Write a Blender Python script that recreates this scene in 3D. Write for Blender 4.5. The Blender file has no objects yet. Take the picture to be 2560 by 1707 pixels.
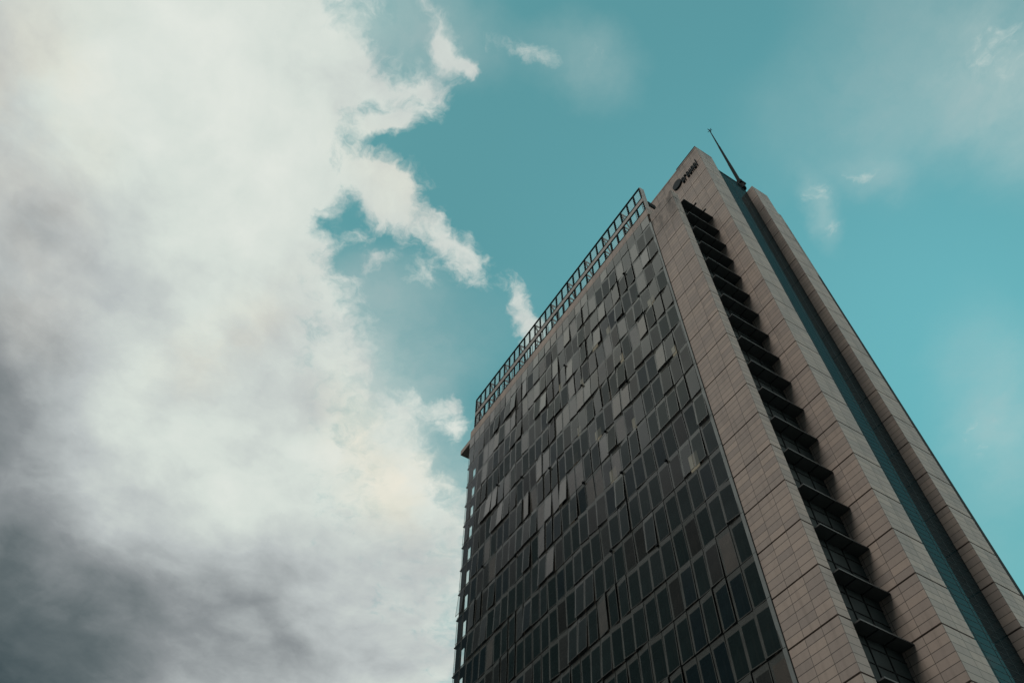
import bpy, math, random
from mathutils import Matrix, Vector

random.seed(7)
C = bpy.context.scene.collection
S = 3.6          # metres per storey (the layout below is written in storeys)
ZB = 1.6         # eye height above the ground, metres

def W(x, y, z):
    return Vector((x * S, y * S, z * S + ZB))

# ------------------------------------------------------------------ helpers
class MB:
    """collects boxes and polygons (storey units) and links them as ONE mesh object"""
    def __init__(self):
        self.v, self.f, self.m = [], [], []
    def poly(self, pts, mat=0):
        b = len(self.v)
        self.v += [Vector(p) for p in pts]
        self.f.append(tuple(range(b, b + len(pts))))
        self.m.append(mat)
    def box(self, x0, x1, y0, y1, z0, z1, mat=0, rot=None, piv=None):
        p = [Vector((x, y, z)) for z in (z0, z1) for y in (y0, y1) for x in (x0, x1)]
        if rot is not None:
            p = [rot @ (q - piv) + piv for q in p]
        b = len(self.v)
        self.v += p
        for f in ((0, 2, 3, 1), (4, 5, 7, 6), (0, 1, 5, 4), (2, 6, 7, 3), (0, 4, 6, 2), (1, 3, 7, 5)):
            self.f.append(tuple(b + i for i in f))
            self.m.append(mat)
    def bar(self, a, b_, r, mat=0, n=6, r2=None):
        a, b_ = Vector(a), Vector(b_)
        r2 = r if r2 is None else r2
        d = (b_ - a).normalized()
        u = d.orthogonal().normalized()
        w = d.cross(u)
        s = len(self.v)
        for c, rr in ((a, r), (b_, r2)):
            for i in range(n):
                t = 2 * math.pi * i / n
                self.v.append(c + (u * math.cos(t) + w * math.sin(t)) * rr)
        for i in range(n):
            j = (i + 1) % n
            self.f.append((s + i, s + j, s + n + j, s + n + i)); self.m.append(mat)
        self.f.append(tuple(s + i for i in reversed(range(n)))); self.m.append(mat)
        self.f.append(tuple(s + n + i for i in range(n))); self.m.append(mat)
    def build(self, name, mats, parent=None, origin=None, smooth=False):
        if origin is None:
            origin = sum(self.v, Vector()) / max(1, len(self.v))
        o = Vector(origin)
        me = bpy.data.meshes.new(name)
        me.from_pydata([tuple((p - o) * S) for p in self.v], [], self.f)
        for m in (mats if isinstance(mats, (list, tuple)) else [mats]):
            me.materials.append(m)
        for p, i in zip(me.polygons, self.m):
            p.material_index = i
            p.use_smooth = smooth
        ob = bpy.data.objects.new(name, me)
        C.objects.link(ob)
        w = W(*o)
        ob['_w'] = tuple(w)
        if parent is not None:
            ob.parent = parent
            ob.location = w - Vector(parent['_w'])
        else:
            ob.location = w
        return ob

def tag(o, label=None, cat=None, group=None, kind=None):
    if label: o['label'] = label
    if cat: o['category'] = cat
    if group: o['group'] = group
    if kind: o['kind'] = kind
    return o

def empty(name, x, y, zm):
    o = bpy.data.objects.new(name, None)
    C.objects.link(o)
    o.location = (x * S, y * S, zm)
    o['_w'] = (x * S, y * S, zm)
    return o

# ------------------------------------------------------------------ node helpers
class NT:
    def __init__(self, tree):
        self.t = tree; self.n = tree.nodes; self.l = tree.links
        self.n.clear()
    def new(self, kind, **kw):
        nd = self.n.new(kind)
        for k, v in kw.items():
            setattr(nd, k, v)
        return nd
    def put(self, sock, val):
        if isinstance(val, bpy.types.NodeSocket):
            self.l.new(val, sock)
        elif val is not None:
            sock.default_value = val
    def math(self, op, a, b=None, c=None, clamp=False):
        nd = self.new('ShaderNodeMath', operation=op, use_clamp=clamp)
        for i, v in enumerate((a, b, c)):
            self.put(nd.inputs[i], v)
        return nd.outputs[0]
    def vmath(self, op, a, b=None, scale=None):
        nd = self.new('ShaderNodeVectorMath', operation=op)
        self.put(nd.inputs[0], a)
        if b is not None: self.put(nd.inputs[1], b)
        if scale is not None: self.put(nd.inputs['Scale'], scale)
        return nd.outputs['Value' if op in ('LENGTH', 'DOT_PRODUCT') else 'Vector']
    def smooth(self, x, a, b, lo=0.0, hi=1.0, kind='SMOOTHSTEP'):
        nd = self.new('ShaderNodeMapRange', interpolation_type=kind)
        for i, v in enumerate((x, a, b, lo, hi)):
            self.put(nd.inputs[i], v)
        return nd.outputs[0]
    def noise(self, vec, scale, detail=6, rough=.55, lac=2.0, dist=0.0, color=False, dim='3D'):
        nd = self.new('ShaderNodeTexNoise', noise_dimensions=dim)
        self.put(nd.inputs['Vector'], vec)
        nd.inputs['Scale'].default_value = scale
        nd.inputs['Detail'].default_value = detail
        nd.inputs['Roughness'].default_value = rough
        nd.inputs['Lacunarity'].default_value = lac
        nd.inputs['Distortion'].default_value = dist
        return nd.outputs['Color' if color else 'Fac']
    def mix(self, f, a, b, blend='MIX'):
        nd = self.new('ShaderNodeMix', data_type='RGBA', blend_type=blend)
        self.put(nd.inputs[0], f)
        self.put(nd.inputs[6], a if isinstance(a, bpy.types.NodeSocket) else (*a, 1))
        self.put(nd.inputs[7], b if isinstance(b, bpy.types.NodeSocket) else (*b, 1))
        return nd.outputs[2]

def material(name):
    m = bpy.data.materials.new(name)
    m.use_nodes = True
    t = NT(m.node_tree)
    out = t.new('ShaderNodeOutputMaterial')
    return m, t, out

def plain(name, col, rough=.6, metal=0.0, vary=.15, scale=.8, spec=.5):
    m, t, out = material(name)
    b = t.new('ShaderNodeBsdfPrincipled')
    tc = t.new('ShaderNodeTexCoord')
    n = t.noise(tc.outputs['Object'], scale, 5)
    k = t.smooth(n, .25, .75, 1 - vary, 1 + vary, 'LINEAR')
    c = t.vmath('SCALE', (0, 0, 0), scale=k)
    c.node.inputs[0].default_value = col
    t.l.new(c, b.inputs['Base Color'])
    b.inputs['Roughness'].default_value = rough
    b.inputs['Metallic'].default_value = metal
    b.inputs['Specular IOR Level'].default_value = spec
    t.l.new(b.outputs[0], out.inputs[0])
    return m

def stone(name, col, tile, seed=0.0, courses=6, stain=None, stain_k=1.0):
    """honed stone tiles: fine course joints, vertical joints, tile-to-tile shade, streaks of dirt"""
    m, t, out = material(name)
    b = t.new('ShaderNodeBsdfPrincipled')
    tc = t.new('ShaderNodeTexCoord')
    sep = t.new('ShaderNodeSeparateXYZ')
    t.l.new(tc.outputs['Object'], sep.inputs[0])
    x, y, z = sep.outputs
    u = t.math('DIVIDE', t.math('SUBTRACT', x, y), tile * S)
    v = t.math('DIVIDE', z, S / courses)
    fu, fv = t.math('FRACT', u), t.math('FRACT', v)
    # distance to the nearest joint, metres
    du = t.math('MULTIPLY', t.math('SUBTRACT', .5, t.math('ABSOLUTE', t.math('SUBTRACT', fu, .5))), tile * S)
    dv = t.math('MULTIPLY', t.math('SUBTRACT', .5, t.math('ABSOLUTE', t.math('SUBTRACT', fv, .5))), S / courses)
    d = t.math('MINIMUM', t.math('MULTIPLY', du, 1.3), dv)
    joint = t.smooth(d, .012, .032, 1, 0)
    cell = t.new('ShaderNodeCombineXYZ')
    t.put(cell.inputs[0], t.math('FLOOR', u)); t.put(cell.inputs[1], t.math('FLOOR', v))
    cell.inputs[2].default_value = seed
    wn = t.new('ShaderNodeTexWhiteNoise', noise_dimensions='3D')
    t.l.new(cell.outputs[0], wn.inputs['Vector'])
    tilek = t.smooth(wn.outputs['Value'], 0, 1, .86, 1.10, 'LINEAR')
    # vertical rain streaks
    mp = t.new('ShaderNodeMapping'); mp.inputs['Scale'].default_value = (1.6, 1.6, .13)
    t.l.new(tc.outputs['Object'], mp.inputs[0])
    st = t.noise(mp.outputs[0], 1.3, 6, .6)
    streak = t.smooth(st, .46, .82, 1.03, .74)
    big = t.smooth(t.noise(tc.outputs['Object'], .12, 4, .6), .3, .7, .93, 1.06, 'LINEAR')
    grain = t.smooth(t.noise(tc.outputs['Object'], 9, 4, .7), .3, .7, .94, 1.06, 'LINEAR')
    k = t.math('MULTIPLY', t.math('MULTIPLY', tilek, streak), t.math('MULTIPLY', big, grain))
    if stain:                                            # soot that has run down from the coping
        zf = t.math('DIVIDE', z, S)
        mp2 = t.new('ShaderNodeMapping'); mp2.inputs['Scale'].default_value = (1, 1, .35)
        t.l.new(tc.outputs['Object'], mp2.inputs[0])
        sn = t.smooth(t.noise(mp2.outputs[0], .8, 7, .65), .42, .62)
        k = t.math('MULTIPLY', k, t.math('SUBTRACT', 1, t.math('MULTIPLY', t.math('ADD', .10 * stain_k, t.math('MULTIPLY', sn, .42 * stain_k)), t.smooth(zf, stain[0], stain[1]))))
    warm = t.mix(wn.outputs['Value'], (col[0] * .99, col[1], col[2] * 1.02), (col[0] * 1.02, col[1] * .995, col[2] * .97))
    c = t.vmath('SCALE', warm, scale=k)
    c = t.mix(t.math('MULTIPLY', joint, .88), c, (.05, .045, .04))
    t.l.new(c, b.inputs['Base Color'])
    b.inputs['Roughness'].default_value = .62
    b.inputs['Specular IOR Level'].default_value = .35
    bump = t.new('ShaderNodeBump'); bump.inputs['Distance'].default_value = .02
    bump.inputs['Strength'].default_value = .5
    t.l.new(t.math('SUBTRACT', 1, joint), bump.inputs['Height'])
    t.l.new(bump.outputs[0], b.inputs['Normal'])
    t.l.new(b.outputs[0], out.inputs[0])
    return m

def glass(name, tint, r0, r1, rough=.02, body=None, bodyk=0.0, wave=.0):
    """a thin pane: a mirror reflection that grows towards grazing angles over a clear, tinted body"""
    m, t, out = material(name)
    lw = t.new('ShaderNodeLayerWeight'); lw.inputs[0].default_value = .5
    f = t.math('POWER', lw.outputs['Facing'], 3.0)
    fac = t.smooth(f, 0, 1, r0, r1, 'LINEAR')
    tr = t.new('ShaderNodeBsdfTransparent'); tr.inputs[0].default_value = (*tint, 1)
    gl = t.new('ShaderNodeBsdfGlossy'); gl.inputs['Roughness'].default_value = rough
    gl.inputs['Color'].default_value = (.95, .95, .95, 1)
    if wave:
        tc = t.new('ShaderNodeTexCoord')
        bp = t.new('ShaderNodeBump'); bp.inputs['Strength'].default_value = wave
        bp.inputs['Distance'].default_value = .02
        t.l.new(t.noise(tc.outputs['Object'], .9, 3, .5), bp.inputs['Height'])
        t.l.new(bp.outputs[0], gl.inputs['Normal'])
    under = tr.outputs[0]
    if body is not None:
        df = t.new('ShaderNodeBsdfDiffuse')
        tc = t.new('ShaderNodeTexCoord')
        k = t.smooth(t.noise(tc.outputs['Object'], .7, 5, .65), .3, .7, .8, 1.2, 'LINEAR')
        cc = t.vmath('SCALE', (0, 0, 0), scale=k); cc.node.inputs[0].default_value = body
        t.l.new(cc, df.inputs[0])
        mx = t.new('ShaderNodeMixShader'); mx.inputs[0].default_value = bodyk
        t.l.new(tr.outputs[0], mx.inputs[1]); t.l.new(df.outputs[0], mx.inputs[2])
        under = mx.outputs[0]
    ms = t.new('ShaderNodeMixShader')
    t.l.new(fac, ms.inputs[0]); t.l.new(under, ms.inputs[1]); t.l.new(gl.outputs[0], ms.inputs[2])
    t.l.new(ms.outputs[0], out.inputs[0])
    return m

SKYR, SKYG, SKYB = 1.28, 2.5, 1.57
SUN_E = 1.25


# ------------------------------------------------------------------ sky: Nishita daylight, with the cloud deck laid out
# on a horizontal plane far above (p = where the direction meets a plane one unit up)
SUN_EL, SUN_AZ = math.radians(34), math.radians(178)      # azimuth measured from +Y towards +X
wd = bpy.data.worlds.new('World')
bpy.context.scene.world = wd
wd.use_nodes = True
t = NT(wd.node_tree)
wout = t.new('ShaderNodeOutputWorld')
bg = t.new('ShaderNodeBackground'); bg.inputs['Strength'].default_value = .1
sky = t.new('ShaderNodeTexSky', sky_type='NISHITA', sun_disc=False, sun_elevation=SUN_EL, sun_rotation=SUN_AZ)
sky.air_density = 1.0; sky.dust_density = 1.2; sky.ozone_density = 1.0
tc = t.new('ShaderNodeTexCoord')
dirv = tc.outputs['Generated']
sep = t.new('ShaderNodeSeparateXYZ'); t.l.new(dirv, sep.inputs[0])
dz = t.math('MAXIMUM', sep.outputs[2], .06)
p = t.vmath('MULTIPLY', dirv, (1, 1, 0))
pd = t.new('ShaderNodeVectorMath', operation='DIVIDE')
cz = t.new('ShaderNodeCombineXYZ')
for i in range(3): t.put(cz.inputs[i], dz)
t.l.new(p, pd.inputs[0]); t.l.new(cz.outputs[0], pd.inputs[1])
P = pd.outputs[0]
# warp the plane so that every edge is ragged
wn1 = t.vmath('SUBTRACT', t.noise(P, 7, 5, .6, color=True), (.5, .5, .5))
wn2 = t.vmath('SUBTRACT', t.noise(P, 26, 4, .6, color=True), (.5, .5, .5))
PW = t.vmath('ADD', P, t.vmath('ADD', t.vmath('SCALE', wn1, scale=.09), t.vmath('SCALE', wn2, scale=.022)))

def blobs(lst, vec, inner=0.0):
    tot = None
    for cx, cy, rx, ry, a, amp in lst:
        mp = t.new('ShaderNodeMapping', vector_type='TEXTURE')
        mp.inputs['Location'].default_value = (cx, cy, 0)
        mp.inputs['Rotation'].default_value = (0, 0, a)
        mp.inputs['Scale'].default_value = (rx, ry, 1)
        t.l.new(vec, mp.inputs[0])
        g = t.smooth(t.vmath('LENGTH', mp.outputs[0]), inner, 1.25, amp, 0)
        tot = g if tot is None else t.math('ADD', tot, g)
    return tot

GLOW = [(-0.1996, 0.7738, 0.6639, 0.505, 1.7779, 0.48), (-0.5502, 0.4356, 0.412, 0.3365, 2.4744, 0.12)]
DENS = [(-0.5526, -0.2723, 0.4027, 0.3017, -2.7423, 1.9), (-1.0717, -0.2312, 0.6363, 0.4529, -2.829, 1.9), (-0.4497, -0.1292, 0.1997, 0.1432, -3.0412, 1.35), (-0.5928, -0.0485, 0.2593, 0.1597, 2.8774, 1.4), (-0.8716, 0.0042, 0.3196, 0.1936, 2.9124, 1.4), (-1.506, -0.0026, 0.7485, 0.5246, -2.4871, 1.5), (-1.9988, -0.0115, 0.9418, 0.5989, -2.414, 2.4), (-1.2654, 0.3279, 0.4392, 0.3307, 2.9337, 1.0), (-0.9856, 0.1717, 0.2489, 0.1819, 2.9328, 0.4), (-0.4687, 0.1121, 0.1132, 0.0556, 1.7658, 1.45), (-0.4915, 0.2152, 0.0782, 0.0402, 1.9186, 1.35), (-0.4591, 0.0672, 0.0634, 0.0483, -1.7934, 1.2), (-0.5322, 0.2312, 0.0767, 0.0328, -1.7169, 0.8), (-0.5639, 0.1265, 0.0347, 0.0227, -2.2042, 0.85), (-0.5593, 0.1881, 0.0386, 0.0254, 1.684, 0.7), (-0.3468, -0.0667, 0.0902, 0.0619, 1.5941, 0.95), (-0.3615, 0.0062, 0.0913, 0.0515, -1.8054, 1.0), (-0.3242, 0.071, 0.0483, 0.0407, -2.5962, 1.3), (-0.256, 0.0735, 0.0492, 0.027, 1.8446, 1.0), (-0.2411, 0.0347, 0.0347, 0.024, 2.277, 0.7), (-0.3745, 0.0439, 0.034, 0.0229, -2.2048, 0.8), (-0.2911, 0.0622, 0.0438, 0.0373, -2.2845, 0.7), (-0.2087, 0.1294, 0.0609, 0.0207, -1.6609, 0.75), (-0.1798, 0.2198, 0.0436, 0.0288, 1.9736, 0.5), (-0.5339, 0.3415, 0.0771, 0.0277, 2.4097, 1.4), (-0.5649, 0.3969, 0.049, 0.0403, 2.5296, 1.35), (-0.7776, 0.3588, 0.0509, 0.0442, -1.1184, 1.6), (-0.9078, 0.333, 0.19, 0.0733, 2.5077, 1.4), (-0.7759, 0.2886, 0.0506, 0.0423, 2.8333, 0.8), (-1.0613, 0.4861, 0.2064, 0.1063, 2.6607, 0.9), (-1.3483, 0.6441, 0.246, 0.1471, 2.6738, 0.9), (-0.6684, 0.1278, 0.0676, 0.0407, 2.5117, 0.75), (-0.7758, 0.1562, 0.0878, 0.0518, 2.4016, 0.5), (-0.175, 0.6104, 0.0843, 0.0271, 2.1304, 0.62), (-0.1102, 0.623, 0.0485, 0.0333, -1.882, 0.4), (-0.3289, 1.1198, 0.1287, 0.0454, 2.4525, 0.35), (0.1009, 0.6383, 0.0997, 0.0707, -1.4721, 0.4), (-0.3057, -0.0965, 0.0368, 0.0196, -2.188, 0.6), (-0.3249, -0.0415, 0.0311, 0.0215, -1.8803, 0.8), (-0.3754, -0.0419, 0.0333, 0.0217, -2.2301, 0.8), (-0.3306, 0.0092, 0.0329, 0.0215, -2.2011, 0.8), (-0.3655, 0.0582, 0.0348, 0.0195, -2.5096, 1.0), (-0.3969, 0.0299, 0.0258, 0.0202, -2.2958, 0.8), (-0.2752, -0.0478, 0.0315, 0.0196, -2.2003, 0.4), (-0.2633, 0.0964, 0.0265, 0.0164, 1.7896, 1.1), (-0.2577, 0.056, 0.0282, 0.0161, 2.4675, 0.9), (-0.2047, 0.1554, 0.0242, 0.0135, -1.7963, 0.45), (-1.5641, 0.5434, 0.2915, 0.199, -2.2512, 0.9), (-0.7374, 0.1383, 0.0454, 0.0332, -2.8339, 0.6), (-0.7384, 0.1837, 0.051, 0.0272, 2.7316, 0.5), (-0.5425, 0.0378, 0.0483, 0.0352, -0.0016, -1.3), (-0.5842, 0.0809, 0.0382, 0.0313, -2.3963, -0.7), (-0.3763, -0.0535, 0.0205, 0.0178, -2.8374, -0.5)]
VEIL = [(-0.8557, 0.1621, 0.2796, 0.2024, -0.21, 0.6), (-0.709, 0.2146, 0.1861, 0.1482, 2.8313, 0.3), (0.0867, 0.6157, 0.2521, 0.1514, -1.6609, 0.36), (0.0633, 0.7102, 0.1622, 0.0995, 1.9909, 0.25), (-0.2845, 1.1193, 0.2667, 0.1032, 2.0532, 0.35), (-0.1756, 0.6094, 0.0773, 0.0254, 2.1302, 0.3), (-0.1011, 0.6258, 0.066, 0.0424, -1.9371, 0.2), (-0.1812, 0.2175, 0.0879, 0.0571, -1.6233, 0.3), (-0.2831, -0.0323, 0.1866, 0.0765, -1.9842, 0.6), (-0.0691, 0.5526, 0.1527, 0.1112, -1.8174, 0.2), (-1.2307, 0.6097, 0.4669, 0.2121, 2.6429, 0.8), (-1.03, 0.3608, 0.3181, 0.204, 2.7454, 0.75), (-0.6293, 0.31, 0.1518, 0.0806, -2.9937, 0.12), (-0.5966, 0.1287, 0.1256, 0.0743, -1.9534, 0.18), (-0.5296, 1.3031, 0.2673, 0.1874, 1.8937, 0.1)]
DARK = [(-0.5701, -0.4031, 0.1759, 0.0985, 3.1231, 0.18), (-0.8264, -0.3439, 0.1848, 0.1238, -2.9551, 0.1), (-1.2067, -0.2709, 0.5827, 0.158, 2.9669, 0.52), (-1.9663, -0.1499, 0.6272, 0.3599, -3.1183, 1.5), (-1.7159, 0.066, 0.4732, 0.3336, -2.4965, 0.4), (-1.5069, 0.3947, 0.3572, 0.2569, -2.3226, 0.36), (-1.3564, 0.1842, 0.4171, 0.146, -2.3853, 0.3), (-1.3771, -0.0797, 0.2957, 0.215, -2.6423, 0.2), (-0.775, -0.3135, 0.1341, 0.0528, -2.5388, 0.1), (-1.1299, -0.0566, 0.1867, 0.1161, -1.9745, 0.05), (-1.1911, 0.5184, 0.1744, 0.1366, 2.7718, 0.12), (-0.9197, 0.1125, 0.1241, 0.1045, -2.7932, 0.06), (-0.9338, -0.0458, 0.27, 0.0751, -2.6372, 0.06)]
WARM = [(-0.6093, -0.3627, 0.2577, 0.1343, 3.06, 0.9), (-0.8234, -0.0137, 0.2097, 0.0617, -2.7837, 0.8), (-0.9268, 0.2838, 0.2206, 0.1034, 2.4347, 1.0), (-0.9474, 0.3882, 0.2385, 0.0884, 2.4366, 0.8), (-0.4396, 0.1102, 0.1352, 0.0828, 1.8075, 0.5), (-0.9155, -0.2938, 0.2104, 0.1194, 3.1044, 0.5)]


dens = blobs(DENS, PW, .15)
# unseen deck behind the viewer and at the horizon, added on +X for light
far = t.math('ADD', t.math('MULTIPLY', t.smooth(sep.outputs[0], .3, .5, 0, 1), 1.7), t.math('ADD', t.math('MULTIPLY', t.smooth(sep.outputs[1], -.02, -.3, 0, 1), 2.8), t.math('MULTIPLY', t.smooth(sep.outputs[2], .42, .1, 0, 1), .9)))
fb = t.math('ADD', t.math('MULTIPLY', t.math('SUBTRACT', t.noise(PW, 9, 10, .6, dist=.2), .5), 2.0), t.math('MULTIPLY', t.math('SUBTRACT', t.noise(PW, 27, 10, .62, dist=.4), .5), 3.3))
fl = t.noise(P, 4.5, 5, .55)
fb = t.math('MULTIPLY', fb, t.smooth(t.math('ADD', dens, far), .02, .4, .0, 1))
d = t.math('ADD', dens, t.math('ADD', fb, t.math('MULTIPLY', t.math('SUBTRACT', fl, .5), .5)))
d = t.math('ADD', d, far)
alpha = t.smooth(d, .36, 2.0)
veil = t.math('MINIMUM', t.math('MULTIPLY', blobs(VEIL, PW), t.smooth(t.noise(PW, 6, 8, .62), .25, .75, .3, 1.25, 'LINEAR')), .7)
alpha = t.math('SUBTRACT', 1, t.math('MULTIPLY', t.math('SUBTRACT', 1, alpha), t.math('SUBTRACT', 1, veil)))
# brightness of the cloud: thick grey bases, thin bright rims, soft billows
billow = t.math('ADD', t.math('MULTIPLY', t.math('SUBTRACT', t.noise(P, 3.0, 7, .55, dist=.5), .5), .5), t.math('MULTIPLY', t.math('SUBTRACT', t.noise(PW, 12, 8, .55), .5), .26))
dk = t.math('MULTIPLY', blobs(DARK, P), .86)
dk = t.math('SUBTRACT', 1, t.math('POWER', 2.718, t.math('MULTIPLY', dk, -.95)))
# unseen deck behind the viewer, darkened low down to dim the glass reflections
low = t.math('MULTIPLY', t.smooth(sep.outputs[1], -.02, -.25), t.smooth(sep.outputs[2], .87, .50))
dk = t.math('MAXIMUM', dk, t.math('MULTIPLY', low, .86))
dark = t.math('ADD', dk, t.math('MULTIPLY', billow, t.smooth(dk, .3, .8, 1.0, .7)))
shade = t.new('ShaderNodeValToRGB')
cr = shade.color_ramp; cr.interpolation = 'LINEAR'
cols = ((0.0, (.80, .83, .77)), (.18, (.665, .725, .675)), (.36, (.485, .525, .525)), (.58, (.262, .287, .298)), (.80, (.118, .147, .156)), (1.0, (.045, .072, .082)))
cr.elements[0].position, cr.elements[0].color = cols[0][0], (*cols[0][1], 1)
cr.elements[1].position, cr.elements[1].color = cols[-1][0], (*cols[-1][1], 1)
for ps, co_ in cols[1:-1]:
    e = cr.elements.new(ps); e.color = (*co_, 1)
t.put(shade.inputs[0], t.math('ADD', dark, .18))
warm = t.math('MULTIPLY', t.math('MINIMUM', blobs(WARM, PW), 1), t.smooth(t.noise(PW, 5, 7, .55), .32, .62))
ccol = t.mix(t.math('MULTIPLY', warm, .75), shade.outputs[0], t.vmath('MULTIPLY', shade.outputs[0], (1.13, 1.015, .925)))
# unseen clouds on the +X side, brightened to light the faces turned that way
ccol = t.vmath('SCALE', ccol, scale=t.math('ADD', 10.0, t.math('MULTIPLY', t.math('MULTIPLY', t.smooth(sep.outputs[0], .3, .55), t.smooth(sep.outputs[1], -.2, .05)), 13.0)))
blue = t.vmath('MULTIPLY', sky.outputs[0], (SKYR, SKYG, SKYB))
blue = t.vmath('SCALE', blue, scale=t.math('ADD', 1.02, blobs(GLOW, P)))
col = t.mix(alpha, blue, ccol)
t.l.new(col, bg.inputs[0]); t.l.new(bg.outputs[0], wout.inputs[0])

sun = bpy.data.lights.new('sun', 'SUN')
sun.energy = SUN_E; sun.angle = math.radians(20); sun.color = (1.0, .92, .82)
so = bpy.data.objects.new('sun', sun); C.objects.link(so)
sdir = Vector((math.sin(SUN_AZ) * math.cos(SUN_EL), math.cos(SUN_AZ) * math.cos(SUN_EL), math.sin(SUN_EL)))
so.rotation_euler = (-sdir).to_track_quat('-Z', 'Y').to_euler()
so.location = (0, -40, 120)

# ------------------------------------------------------------------ camera
cam = bpy.data.cameras.new('camera')
cam.sensor_width = 36; cam.lens = 1966.439 / 2560 * 36
cam.clip_start = .1; cam.clip_end = 20000
co = bpy.data.objects.new('camera', cam); C.objects.link(co)
R = Vector((0.5296312742527439, 0.8482096702566821, 0.005573922897340088))
U = Vector((0.6982081989420712, -0.43968134693508815, 0.5649651529850457))
F = Vector((-0.48165965604717637, 0.2953314552166723, 0.8250959382375594))
co.matrix_world = Matrix(((R.x, U.x, -F.x, 0), (R.y, U.y, -F.y, 0), (R.z, U.z, -F.z, ZB), (0, 0, 0, 1)))
sc = bpy.context.scene
sc.camera = co
sc.view_settings.view_transform = 'Standard'
sc.view_settings.look = 'None'
sc.view_settings.exposure = 0; sc.view_settings.gamma = 1
sc.cycles.max_bounces = 8; sc.cycles.transparent_max_bounces = 12
sc.cycles.use_denoising = True


# ------------------------------------------------------------------ materials
M_STONE = stone('brown_stone', (.298, .253, .226), .373, 1.0, stain=(20.8, 23.0), stain_k=1.45)
M_STONE2 = stone('brown_stone_wide', (.298, .253, .226), .40, 2.0, stain=(26.6, 28.6))
M_COPE = stone('coping_stone', (.308, .258, .23), .399, 3.0, courses=3)
M_GROOVE = plain('joint_shadow_gap', (.012, .012, .012), .9)
M_DARK = plain('dark_cladding', (.014, .017, .018), .8, vary=.3, spec=.15)
M_STEEL = plain('dark_steel', (.012, .016, .018), .8, 0, spec=.12)
M_TRIM = plain('grey_aluminium', (.14, .16, .16), .45, .2, vary=.2)
M_EDGE = plain('canopy_edge_metal', (.024, .031, .035), .5, vary=.2)
M_PINK = plain('pale_metal_panel', (.25, .235, .22), .5, vary=.2)
M_CONC = plain('roof_concrete', (.22, .2, .18), .8, vary=.25)
M_INNER = plain('inner_wall_paint', (.042, .036, .032), .8, vary=.3, spec=.1)
M_WIN = plain('inner_window_glass', (.014, .015, .015), .2, vary=.4, spec=.2)
M_BLINDS = [plain('cream_blind', (.55, .50, .40), .7, vary=.12, scale=2.0), plain('grey_blind', (.20, .19, .17), .7, vary=.15, scale=2.0), plain('tan_blind', (.27, .225, .18), .7, vary=.15, scale=2.0)]
M_CANOPY = plain('canopy_underside', (.05, .064, .068), .6, vary=.25)
M_CLEAR = glass('clear_glass', (.80, .86, .86), .05, .42, .015, wave=.05)
M_PANES = [glass('pane_dark', (.44, .46, .45), .03, .17, .03, (.017, .029, .029), .55, wave=.06),
           glass('pane_grey', (.54, .53, .50), .05, .42, .06, (.040, .039, .035), .55, wave=.06),
           glass('pane_cloud_tint', (.5, .48, .44), .08, .52, .09, (.105, .09, .076), .68, wave=.06),  # warm cloud reflection put into the body colour
           glass('pane_blue', (.36, .44, .47), .03, .19, .02, (.011, .021, .025), .6, wave=.06)]
M_PANES.append(glass('pane_brown', (.45, .42, .38), .035, .26, .04, (.029, .029, .026), .55, wave=.06))
M_PANES.append(glass('pane_clear', (.75, .78, .76), .05, .34, .03, (.06, .06, .055), .2, wave=.06))
M_FRIT = glass('frit_border', (.72, .72, .70), .05, .36, .1, (.095, .100, .094), .68)
M_STRIP = glass('teal_glass', (.1, .15, .16), .03, .22, .03, (.011, .024, .028), .95, wave=.04)
M_SCREEN = glass('screen_glass', (.90, .94, .94), .03, .22, .02)

GROUND_Z = -ZB / S
tower = empty('office_tower', -12.0, 13.0, 0.0)
tag(tower, 'tall office tower of dark glass panels and brown stone piers with a steel rooftop screen', 'office tower')

# ------------------------------------------------------------------ stone piers: one block per storey, open joints between
def pier(name, x0f, x1, y0, y1, frac, ztop, mat, label=None, depth_core=.035):
    mb = MB()
    z = math.floor(ztop - frac) + frac
    g = .017
    k = z
    lo = -1 + frac
    top = ztop
    while True:
        if top - k > .05:
            x0 = x0f(k)
            b = max(k + g, GROUND_Z)
            t_ = top - (g if top < ztop else 0)
            mb.box(x0, x1, y0, y1, b, t_, 0)
        top = k
        k -= 1
        if top <= lo + .01: break
    # recessed backing seen in the joints
    zt = math.floor(ztop - frac) + frac + .3
    mb.box(x0f(0) + .03, x1 - depth_core, y0 + depth_core, y1 - .01, GROUND_Z, zt, 1)
    o = mb.build(name, [mat, M_GROOVE], tower, origin=(x1, y0, frac))
    if label: o['label'] = label
    return o

pier('stone_pier', lambda k: -7.384, -6.263, 9.930, 10.227, .8515, 24.34, M_STONE, 'front stone pier beside the glass panels')
pier('stone_pier', lambda k: -6.75 if k < 23.6 else -10.0, -5.561, 11.5216, 12.322, .881, 29.0, M_STONE2, 'tallest stone pier, carrying the sign')
pier('stone_pier', lambda k: -6.7, -5.593, 14.344, 15.134, .917, 28.82, M_STONE2, 'rear stone pier beyond the teal glass')

# ------------------------------------------------------------------ body of the tower behind the skins
mb = MB()
mb.box(-19.28, -6.47, 10.32, 16.4, GROUND_Z, 24.2, 0)
mb.box(-12.0, -6.0, 12.33, 16.38, 24.2, 29.2, 1)
mb.box(-7.36, -6.5, 10.23, 11.5, 24.0, 24.25, 1)
mb.box(-19.32, -6.6, 9.96, 10.3, GROUND_Z, 2.9, 1)
mb.build('tower_core', [M_DARK, M_CONC], tower)

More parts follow.
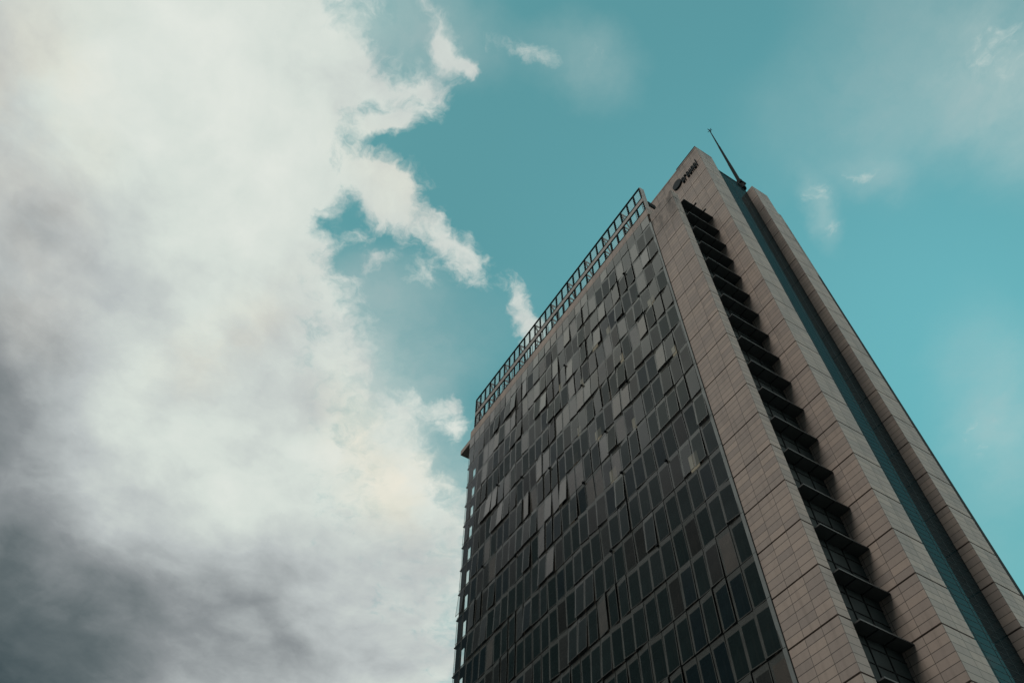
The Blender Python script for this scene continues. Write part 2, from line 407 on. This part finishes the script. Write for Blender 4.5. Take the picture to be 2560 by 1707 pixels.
# recess between the first two piers
mb = MB()
mb.box(-6.75, -6.42, 10.228, 11.52, GROUND_Z, 23.8, 0)
for k in range(0, 24):
    for q in (.3, .62):
        mb.box(-6.42, -6.405, 10.23, 11.519, k + q, k + q + .012, 1)
for q in (.33, .66):
    yy = 10.228 + 1.29 * q
    mb.box(-6.42, -6.40, yy - .008, yy + .008, 0, 23.78, 1)
mb.build('recess_wall', [plain('recess_glass', (.017, .026, .027), .7, vary=.35, spec=.2), M_DARK], tower)

canopy0 = None
for k in range(23, 1, -1):
    if canopy0 is None:
        mb = MB()
        z = k + .815
        mb.box(-6.42, -6.15, 10.29, 11.518, z, z + .022, 0)
        for q in (.333, .666):
            y = 10.29 + 1.228 * q
            mb.box(-6.419, -6.152, y - .006, y + .006, z - .012, z, 1)
        mb.box(-6.15, -6.144, 10.28, 11.519, z - .002, z + .024, 2)
        mb.box(-6.42, -6.15, 10.284, 10.29, z - .002, z + .024, 2)
        canopy0 = mb.build('sun_canopy', [M_CANOPY, M_STEEL, M_EDGE], tower, origin=(-6.28, 10.9, z))
        zc = z
    else:
        c = canopy0.copy(); C.objects.link(c); c.parent = tower
        c.location = W(-6.28, 10.9, k + .815) - Vector(tower['_w'])
# outriggers on the topmost canopy
for y in (10.72, 11.12):
    mb = MB(); mb.box(-6.14, -6.04, y - .02, y + .02, 23.80, 23.85, 0)
    mb.build('canopy_outrigger', M_STEEL, tower)

# ------------------------------------------------------------------ teal curtain wall between the second and third pier
mb = MB()
mb.box(-6.4, -5.9, 12.321, 14.345, GROUND_Z, 29.3, 0)
o = mb.build('teal_curtain_wall', [M_STRIP], tower)
mb = MB()
z = 3.0
while z < 29.25:
    mb.box(-5.9, -5.896, 12.323, 14.343, z, z + .008, 0)
    z += 1 / 6
for q in range(1, 5):
    y = 12.322 + q * .404
    mb.box(-5.9, -5.896, y - .006, y + .006, 3.0, 29.29, 0)
mb.box(-6.4, -5.885, 12.323, 14.343, 29.3, 29.36, 0)
mb.build('mullion_grid', plain('teal_mullion', (.012, .03, .034), .6, spec=.2), o)

# back of the third pier
mb = MB()
mb.box(-6.6, -6.0, 15.133, 16.39, GROUND_Z, 28.4, 0)
mb.build('rear_wall', M_DARK, tower)
ledge0 = None
for k in range(27, 5, -1):
    if ledge0 is None:
        mb = MB(); mb.box(-6.0, -5.70, 15.136, 15.44, k + .03, k + .075, 0)
        ledge0 = mb.build('rear_ledge', M_CANOPY, tower, origin=(-5.85, 15.3, k + .05))
    else:
        c = ledge0.copy(); C.objects.link(c); c.parent = tower
        c.location = W(-5.85, 15.3, k + .05) - Vector(tower['_w'])

# ------------------------------------------------------------------ double-skin glass facade
XR, PW_, NC = -7.45, .399, 30
YP = 9.925
ROWS = range(23, 2, -1)                # row k spans k-.085 .. k+.915
F_ = 1966.439
RV = Vector((0.5296312742527439, 0.8482096702566821, 0.005573922897340088))
UV_ = Vector((0.6982081989420712, -0.43968134693508815, 0.5649651529850457))
FV = Vector((-0.48165965604717637, 0.2953314552166723, 0.8250959382375594))

def in_view(c):
    d = c.dot(FV)
    u, v = F_ * c.dot(RV) / d, F_ * c.dot(UV_) / d
    return abs(u) < 1330 and abs(v) < 900

def panel_faces(mb, x0, x1, z0, z1, ax, az, mat, top=.13, left=.045, right=.018, bot=.018, frit=1):
    """one pane: hinged along its top edge (ax: foot pushed out) and about its left edge (az)"""
    g = .0085
    x0 += g; x1 -= g; z0 += g; z1 -= g
    rot = Matrix.Rotation(ax, 3, 'X') @ Matrix.Rotation(az, 3, 'Z')
    piv = Vector((x1 if az > 0 else x0, YP, z1))
    th = .010
    def P(x, y, z):
        return rot @ (Vector((x, y, z)) - piv) + piv
    xs = (x0, x0 + left, x1 - right, x1)
    zs = (z0, z0 + bot, z1 - top, z1)
    for i in range(3):
        for j in range(3):
            m = mat if (i == 1 and j == 1) else frit
            mb.poly([P(xs[i], YP, zs[j]), P(xs[i + 1], YP, zs[j]), P(xs[i + 1], YP, zs[j + 1]), P(xs[i], YP, zs[j + 1])], m)
    a, b = YP, YP + th
    for q in (((x0, a, z0), (x0, b, z0), (x1, b, z0), (x1, a, z0)), ((x0, a, z1), (x1, a, z1), (x1, b, z1), (x0, b, z1)),
              ((x0, a, z0), (x0, a, z1), (x0, b, z1), (x0, b, z0)), ((x1, a, z0), (x1, b, z0), (x1, b, z1), (x1, a, z1))):
        mb.poly([P(*e) for e in q], 6)

PM = M_PANES[:1] + [M_FRIT] + M_PANES[1:4] + [M_CLEAR, M_STEEL, M_PANES[5], M_PANES[4]]      # 0 dark, 1 frit, 2 grey, 3 cloud-tinted, 4 blue, 5 clear, 6 edge, 7 see-through
rnd = random.Random(21)
cells = {}
for k in ROWS:
    c = 0
    while c < NC:
        run = rnd.choice((1, 1, 1, 1, 2, 2, 3))
        u = rnd.random()
        r = 23 - k
        if u < .16 + .008 * r: a = (-rnd.uniform(0, .02), 0)
        elif u < .55: a = (-rnd.uniform(.02, .085), rnd.uniform(-.02, .02))
        elif u < .66: a = (rnd.uniform(.01, .03), rnd.uniform(-.03, .03))
        elif u < .84: a = (-rnd.uniform(0, .03), rnd.uniform(.04, .12))
        else: a = (-rnd.uniform(0, .03), -rnd.uniform(.04, .12))
        for q in range(run):
            if c + q < NC:
                tilt = (a[0] + rnd.uniform(-.008, .008), a[1] + rnd.uniform(-.012, .012))
                cells[(k, c + q)] = [tilt, 0]
        c += run
    c = 0
    pl = max(.06, .66 - .055 * r)  # paler panes towards the roof: reflected cloud painted as pane tone
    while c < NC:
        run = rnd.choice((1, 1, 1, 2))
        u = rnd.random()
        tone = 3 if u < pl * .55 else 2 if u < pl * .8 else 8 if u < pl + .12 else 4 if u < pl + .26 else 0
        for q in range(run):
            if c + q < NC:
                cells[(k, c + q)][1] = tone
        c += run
for k in ROWS:                                        # the last bay on the far side is clear glass
    for c in (28, 29):
        tl = cells[(k, c)][0]
        cells[(k, c)] = [(tl[0], 0) if c == 29 else (0, 0), 5]

spots = [(17, 1), (20, 2), (19, 4), (20, 5), (19, 6), (21, 9), (19, 9), (18, 8), (20, 11), (18, 12), (19, 14), (17, 13), (15, 9), (16, 6), (21, 3), (22, 6), (21, 14), (13, 2), (20, 17), (18, 18), (17, 10), (21, 7), (16, 15), (15, 14)]
for i, (k, c) in enumerate(spots):
    if i % 4 < 2: cells[(k, c)][1] = 7
scored = []
for (k, c), (tl, tone) in cells.items():
    ctr = Vector((XR - PW_ * (c + .5), YP, k + .415))
    scored.append((0 if in_view(ctr) else 1, ctr.length / max(.15, abs(ctr.y / ctr.length)), k, c))
scored.sort()
field = MB()
for n, (_, _, k, c) in enumerate(scored):
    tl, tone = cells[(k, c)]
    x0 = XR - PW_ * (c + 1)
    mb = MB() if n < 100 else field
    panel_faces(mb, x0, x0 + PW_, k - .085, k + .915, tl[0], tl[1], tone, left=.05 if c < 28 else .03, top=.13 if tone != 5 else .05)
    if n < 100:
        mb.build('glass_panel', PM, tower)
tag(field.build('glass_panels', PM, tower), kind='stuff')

# small dark hinge brackets standing off some panel corners
for k, c in ((20, 3), (17, 6), (22, 4), (19, 11), (16, 9), (21, 13), (15, 12), (17, 16), (14, 8), (18, 20), (13, 4), (12, 10), (19, 24), (15, 21), (11, 6), (16, 26)):
    mb = MB(); x0 = XR - PW_ * c
    mb.box(x0 - .05, x0 + .015, YP - .07, YP - .012, k + .86, k + .905, 0)
    mb.build('hinge_bracket', M_STEEL, tower)

# short spandrel panels above the top row, and the stone coping over them
for c in range(NC):
    mb = MB()
    x0 = XR - PW_ * (c + 1)
    panel_faces(mb, x0, x0 + PW_, 23.925, 24.555, rnd.uniform(-.03, .01), rnd.uniform(-.02, .02), rnd.choice((2, 3, 3, 2)), top=.06, left=.03)
    mb.build('spandrel_panel', PM, tower)
mb = MB()
mb.box(-19.42, -7.40, 9.93, 10.3, 24.575, 25.01, 0)
mb.build('stone_coping', M_COPE, tower, origin=(-7.45, 9.93, 24.0))
mb = MB()
mb.box(-20.3, -7.6, 9.975, 13.0, 24.44, 24.57, 0)
mb.box(-20.3, -19.43, 9.975, 13.0, 24.57, 24.69, 0)
mb.build('roof_slab', M_COPE, tower, origin=(-7.45, 9.975, 24.0))
mb = MB()
for k in ROWS:
    mb.box(-7.475, -7.392, 9.905, 9.925, k - .08, k + .91, 0)
mb.build('edge_trim', M_TRIM, tower)

# inner wall with its windows, the far fin and the maintenance walkways in the cavity
mb = MB()
mb.box(-19.30, -7.39, 10.2, 10.31, 2.9, 24.43, 0)
for k in ROWS:
    for c in range(0, NC - 1):
        x0 = XR - PW_ * (c + 1)
        mb.box(x0 + .03, x0 + PW_ - .03, 10.196, 10.2, k + .02, k + .72, 1)
mb.build('inner_wall', [M_INNER, M_WIN], tower)
mb = MB()
for k in ROWS:
    mb.box(-19.55, -7.4, 9.96, 10.19, k + .885, k + .915, 0)
    mb.box(-19.6, -18.9, 10.09, 10.11, k + .74, k + .765, 0)
mb.build('cavity_walkway', M_STEEL, tower)
mb = MB()
mb.box(-19.47, -19.20, 10.0, 10.06, 2.9, 24.43, 0)
mb.build('end_fin', M_DARK, tower)

nb = 0
for i, (k, c) in enumerate(spots):
    x0 = XR - PW_ * (c + 1)
    mb = MB()
    w = rnd.choice((.16, .22, .3))
    mb.box(x0 + .06, x0 + .06 + w, 10.12, 10.135, k + .06, k + rnd.uniform(.62, .72), 0)
    mb.build('window_blind', M_BLINDS[0 if i % 4 < 2 else 1 + i % 2], tower)

# ------------------------------------------------------------------ steel and glass screen on the roof edge
SX, SP, NB = -7.45, .389, 30
mb = MB()
XL = SX - SP * NB
mb.box(XL, SX, 9.915, 9.965, 26.78, 26.84, 0)
for z in (26.0, 25.69, 25.03):
    mb.box(XL, SX, 9.92, 9.96, z - .018, z + .018, 0)
mb.box(XL + .3, SX - 1.12, 10.30, 10.34, 26.76, 26.81, 0)
mb.box(XL + .3, SX - 1.12, 10.30, 10.34, 25.66, 25.72, 0)
screen = mb.build('roof_screen', M_STEEL, tower)
mb = MB(); mb.box(XL + .01, SX - .01, 9.932, 9.945, 25.71, 25.98, 0); mb.build('infill_band', M_PINK, screen)
for xx in (SX, XL - .03):
    mb = MB(); mb.box(xx, xx + .03, 9.93, 10.12, 25.01, 26.83, 0); mb.build('end_return', M_PINK, screen)
mb = MB()
mb.box(SX - .004, SX + .05, 10.121, 10.46, 25.52, 25.8, 0)
mb.build('end_beam', M_STEEL, screen)
post0 = None
for i in range(NB + 1):
    x = SX - SP * i - (.02 if i == 0 else -.02 if i == NB else 0)
    if post0 is None:
        mb = MB()
        for za, zb in ((25.05, 25.67), (26.02, 26.78)):
            mb.box(x - .015, x + .015, 9.935, 9.975, za, zb, 0)
            n = 4 if zb < 26 else 5
            for q in range(n):
                z = za + (zb - za) * (q + .5) / n
                mb.box(x - .036, x + .036, 9.915, 9.955, z - .035, z + .035, 0)
        post0 = mb.build('post', M_STEEL, screen, origin=(x, 9.95, 25.9))
    else:
        c = post0.copy(); C.objects.link(c); c.parent = screen
        c.location = W(x, 9.95, 25.9) - Vector(screen['_w'])
rear0 = None
for i in range(1, NB):
    x = SX - SP * i
    if rear0 is None:
        mb = MB(); mb.box(x - .010, x + .010, 10.30, 10.325, 25.03, 26.76, 0)
        rear0 = mb.build('rear_post', M_STEEL, screen, origin=(x, 10.31, 25.9))
    else:
        c = rear0.copy(); C.objects.link(c); c.parent = screen
        c.location = W(x, 10.31, 25.9) - Vector(screen['_w'])
pane0 = {}
for i in range(NB):
    x = SX - SP * (i + .5)
    for za, zb in ((25.06, 25.66), (26.03, 26.77)):
        if za not in pane0:
            mb = MB()
            mb.box(x - SP / 2 + .02, x + SP / 2 - .02, 9.94, 9.944, za, zb, 0)
            n = 4 if zb < 26 else 5
            for q in range(1, n):
                z = za + (zb - za) * q / n
                mb.box(x - SP / 2 + .02, x + SP / 2 - .02, 9.945, 9.950, z - .007, z + .007, 1)
            pane0[za] = mb.build('glass_pane', [M_SCREEN, M_TRIM], screen, origin=(x, 9.94, za))
        else:
            c = pane0[za].copy(); C.objects.link(c); c.parent = screen
            c.location = W(x, 9.94, za) - Vector(screen['_w'])
strut0 = None
for i in range(3, NB + 1, 3):
    x = SX - SP * i
    if strut0 is None:
        mb = MB()
        mb.bar((x, 9.97, 26.76), (x, 10.32, 26.78), .034)
        mb.bar((x, 9.97, 26.72), (x, 10.32, 25.72), .034)
        mb.bar((x, 9.97, 25.69), (x, 10.32, 25.69), .034)
        mb.bar((x, 10.32, 25.03), (x, 10.32, 26.78), .02)
        mb.bar((x, 9.97, 25.40), (x, 10.32, 25.40), .034)
        mb.bar((x, 9.97, 25.08), (x, 10.32, 25.08), .04)
        strut0 = mb.build('back_strut', M_STEEL, screen, origin=(x, 10.1, 25.9))
    else:
        c = strut0.copy(); C.objects.link(c); c.parent = screen
        c.location = W(x, 10.1, 25.9) - Vector(screen['_w'])

# ------------------------------------------------------------------ sign on the tallest pier (dark channel letters, too far away to read)
sign = empty('building_sign', -6.4, 11.5, 27.5 * S + ZB)
tag(sign, 'row of small dark raised letters after a round emblem high on the stone pier', 'sign')
M_SIGN = plain('sign_dark_blue', (.006, .016, .022), .7, vary=.3, spec=.2)
M_SIGNL = plain('sign_face_grey', (.10, .13, .14), .4, vary=.2)
Y0, Y1 = 11.45, 11.519
mb = MB()
cx, cz, rr = -6.88, 27.93, .23
n = 20
ring = [(cx + rr * math.cos(2 * math.pi * i / n), cz + rr * 1.12 * math.sin(2 * math.pi * i / n)) for i in range(n)]
mb.poly([(a, Y0, b) for a, b in ring], 0)
for i in range(n):
    a, b = ring[i], ring[(i + 1) % n]
    mb.poly([(a[0], Y0, a[1]), (a[0], Y1, a[1]), (b[0], Y1, b[1]), (b[0], Y0, b[1])], 0)
mb.build('emblem', [M_SIGN, M_SIGNL], sign)
shapes = ['o', 'r', 'o', 'u', 'n', 'o', 'l']
x = -6.62
for i, s in enumerate(shapes):
    w, h, q = .094, .37, .030
    z0 = 27.57
    mb = MB()
    if s in 'on': mb.box(x, x + w, Y0, Y1, z0 + h - q, z0 + h, 0)
    if s in 'ou': mb.box(x, x + w, Y0, Y1, z0, z0 + q, 0)
    if s in 'r': mb.box(x + q, x + w, Y0, Y1, z0 + h - q * 1.4, z0 + h, 0)
    mb.box(x, x + q, Y0, Y1, z0 + (q if s in 'ou' else 0), z0 + h - (q if s in 'on' else 0) + (.16 if s == 'l' else 0), 0)
    if s in 'onu': mb.box(x + w - q, x + w, Y0, Y1, z0 + (q if s in 'ou' else 0), z0 + h - (q if s in 'on' else 0), 0)
    mb.build('sign_letter', [M_SIGN, M_SIGN], sign)
    x += w + .040

# ------------------------------------------------------------------ mast
mx_, my_ = -5.915, 14.30
zb_, zt_ = 29.3, 35.75
mast = empty('antenna_mast', mx_, my_, zb_ * S + ZB)
tag(mast, 'slender dark tapering mast standing on the roof between the stone piers', 'mast')
mb = MB()
mb.bar((mx_, my_, zb_ + .3), (mx_, my_, zb_ + 2.4), .075, r2=.062, n=12)
mb.bar((mx_, my_, zb_ + 2.4), (mx_, my_, zb_ + 4.4), .056, r2=.042, n=12)
mb.bar((mx_, my_, zb_ + 4.4), (mx_, my_, zt_), .036, r2=.02, n=12)
mb.build('pole', M_STEEL, mast)
mb = MB()
mb.bar((mx_, my_, zb_ - .2), (mx_, my_, zb_ + .55), .115, n=12)
mb.box(mx_ - .14, mx_ + .14, my_ - .14, my_ + .14, zb_ + .2, zb_ + .32, 0)
mb.build('base_collar', M_STEEL, mast)
mb = MB()
for a in (0, 1.57, 3.14, 4.71, .8):
    mb.bar((mx_, my_, zt_), (mx_ + .11 * math.cos(a), my_ + .11 * math.sin(a), zt_ + .09), .014)
mb.bar((mx_, my_, zt_), (mx_, my_, zt_ + .2), .014)
mb.build('finial', M_STEEL, mast)

# ------------------------------------------------------------------ ground
m, t_, out = material('asphalt')
b = t_.new('ShaderNodeBsdfPrincipled'); tcg = t_.new('ShaderNodeTexCoord')
t_.l.new(t_.mix(t_.noise(tcg.outputs['Object'], .4, 8, .65), (.035, .035, .036), (.075, .073, .07)), b.inputs['Base Color'])
b.inputs['Roughness'].default_value = .85
t_.l.new(b.outputs[0], out.inputs[0])
me = bpy.data.meshes.new('ground')
g = 4000
me.from_pydata([(-g, -g, 0), (g, -g, 0), (g, g, 0), (-g, g, 0)], [], [(0, 1, 2, 3)])
me.materials.append(m)
go = bpy.data.objects.new('ground', me); C.objects.link(go)
tag(go, kind='structure')
for o in bpy.data.objects:
    if '_w' in o.keys(): del o['_w']
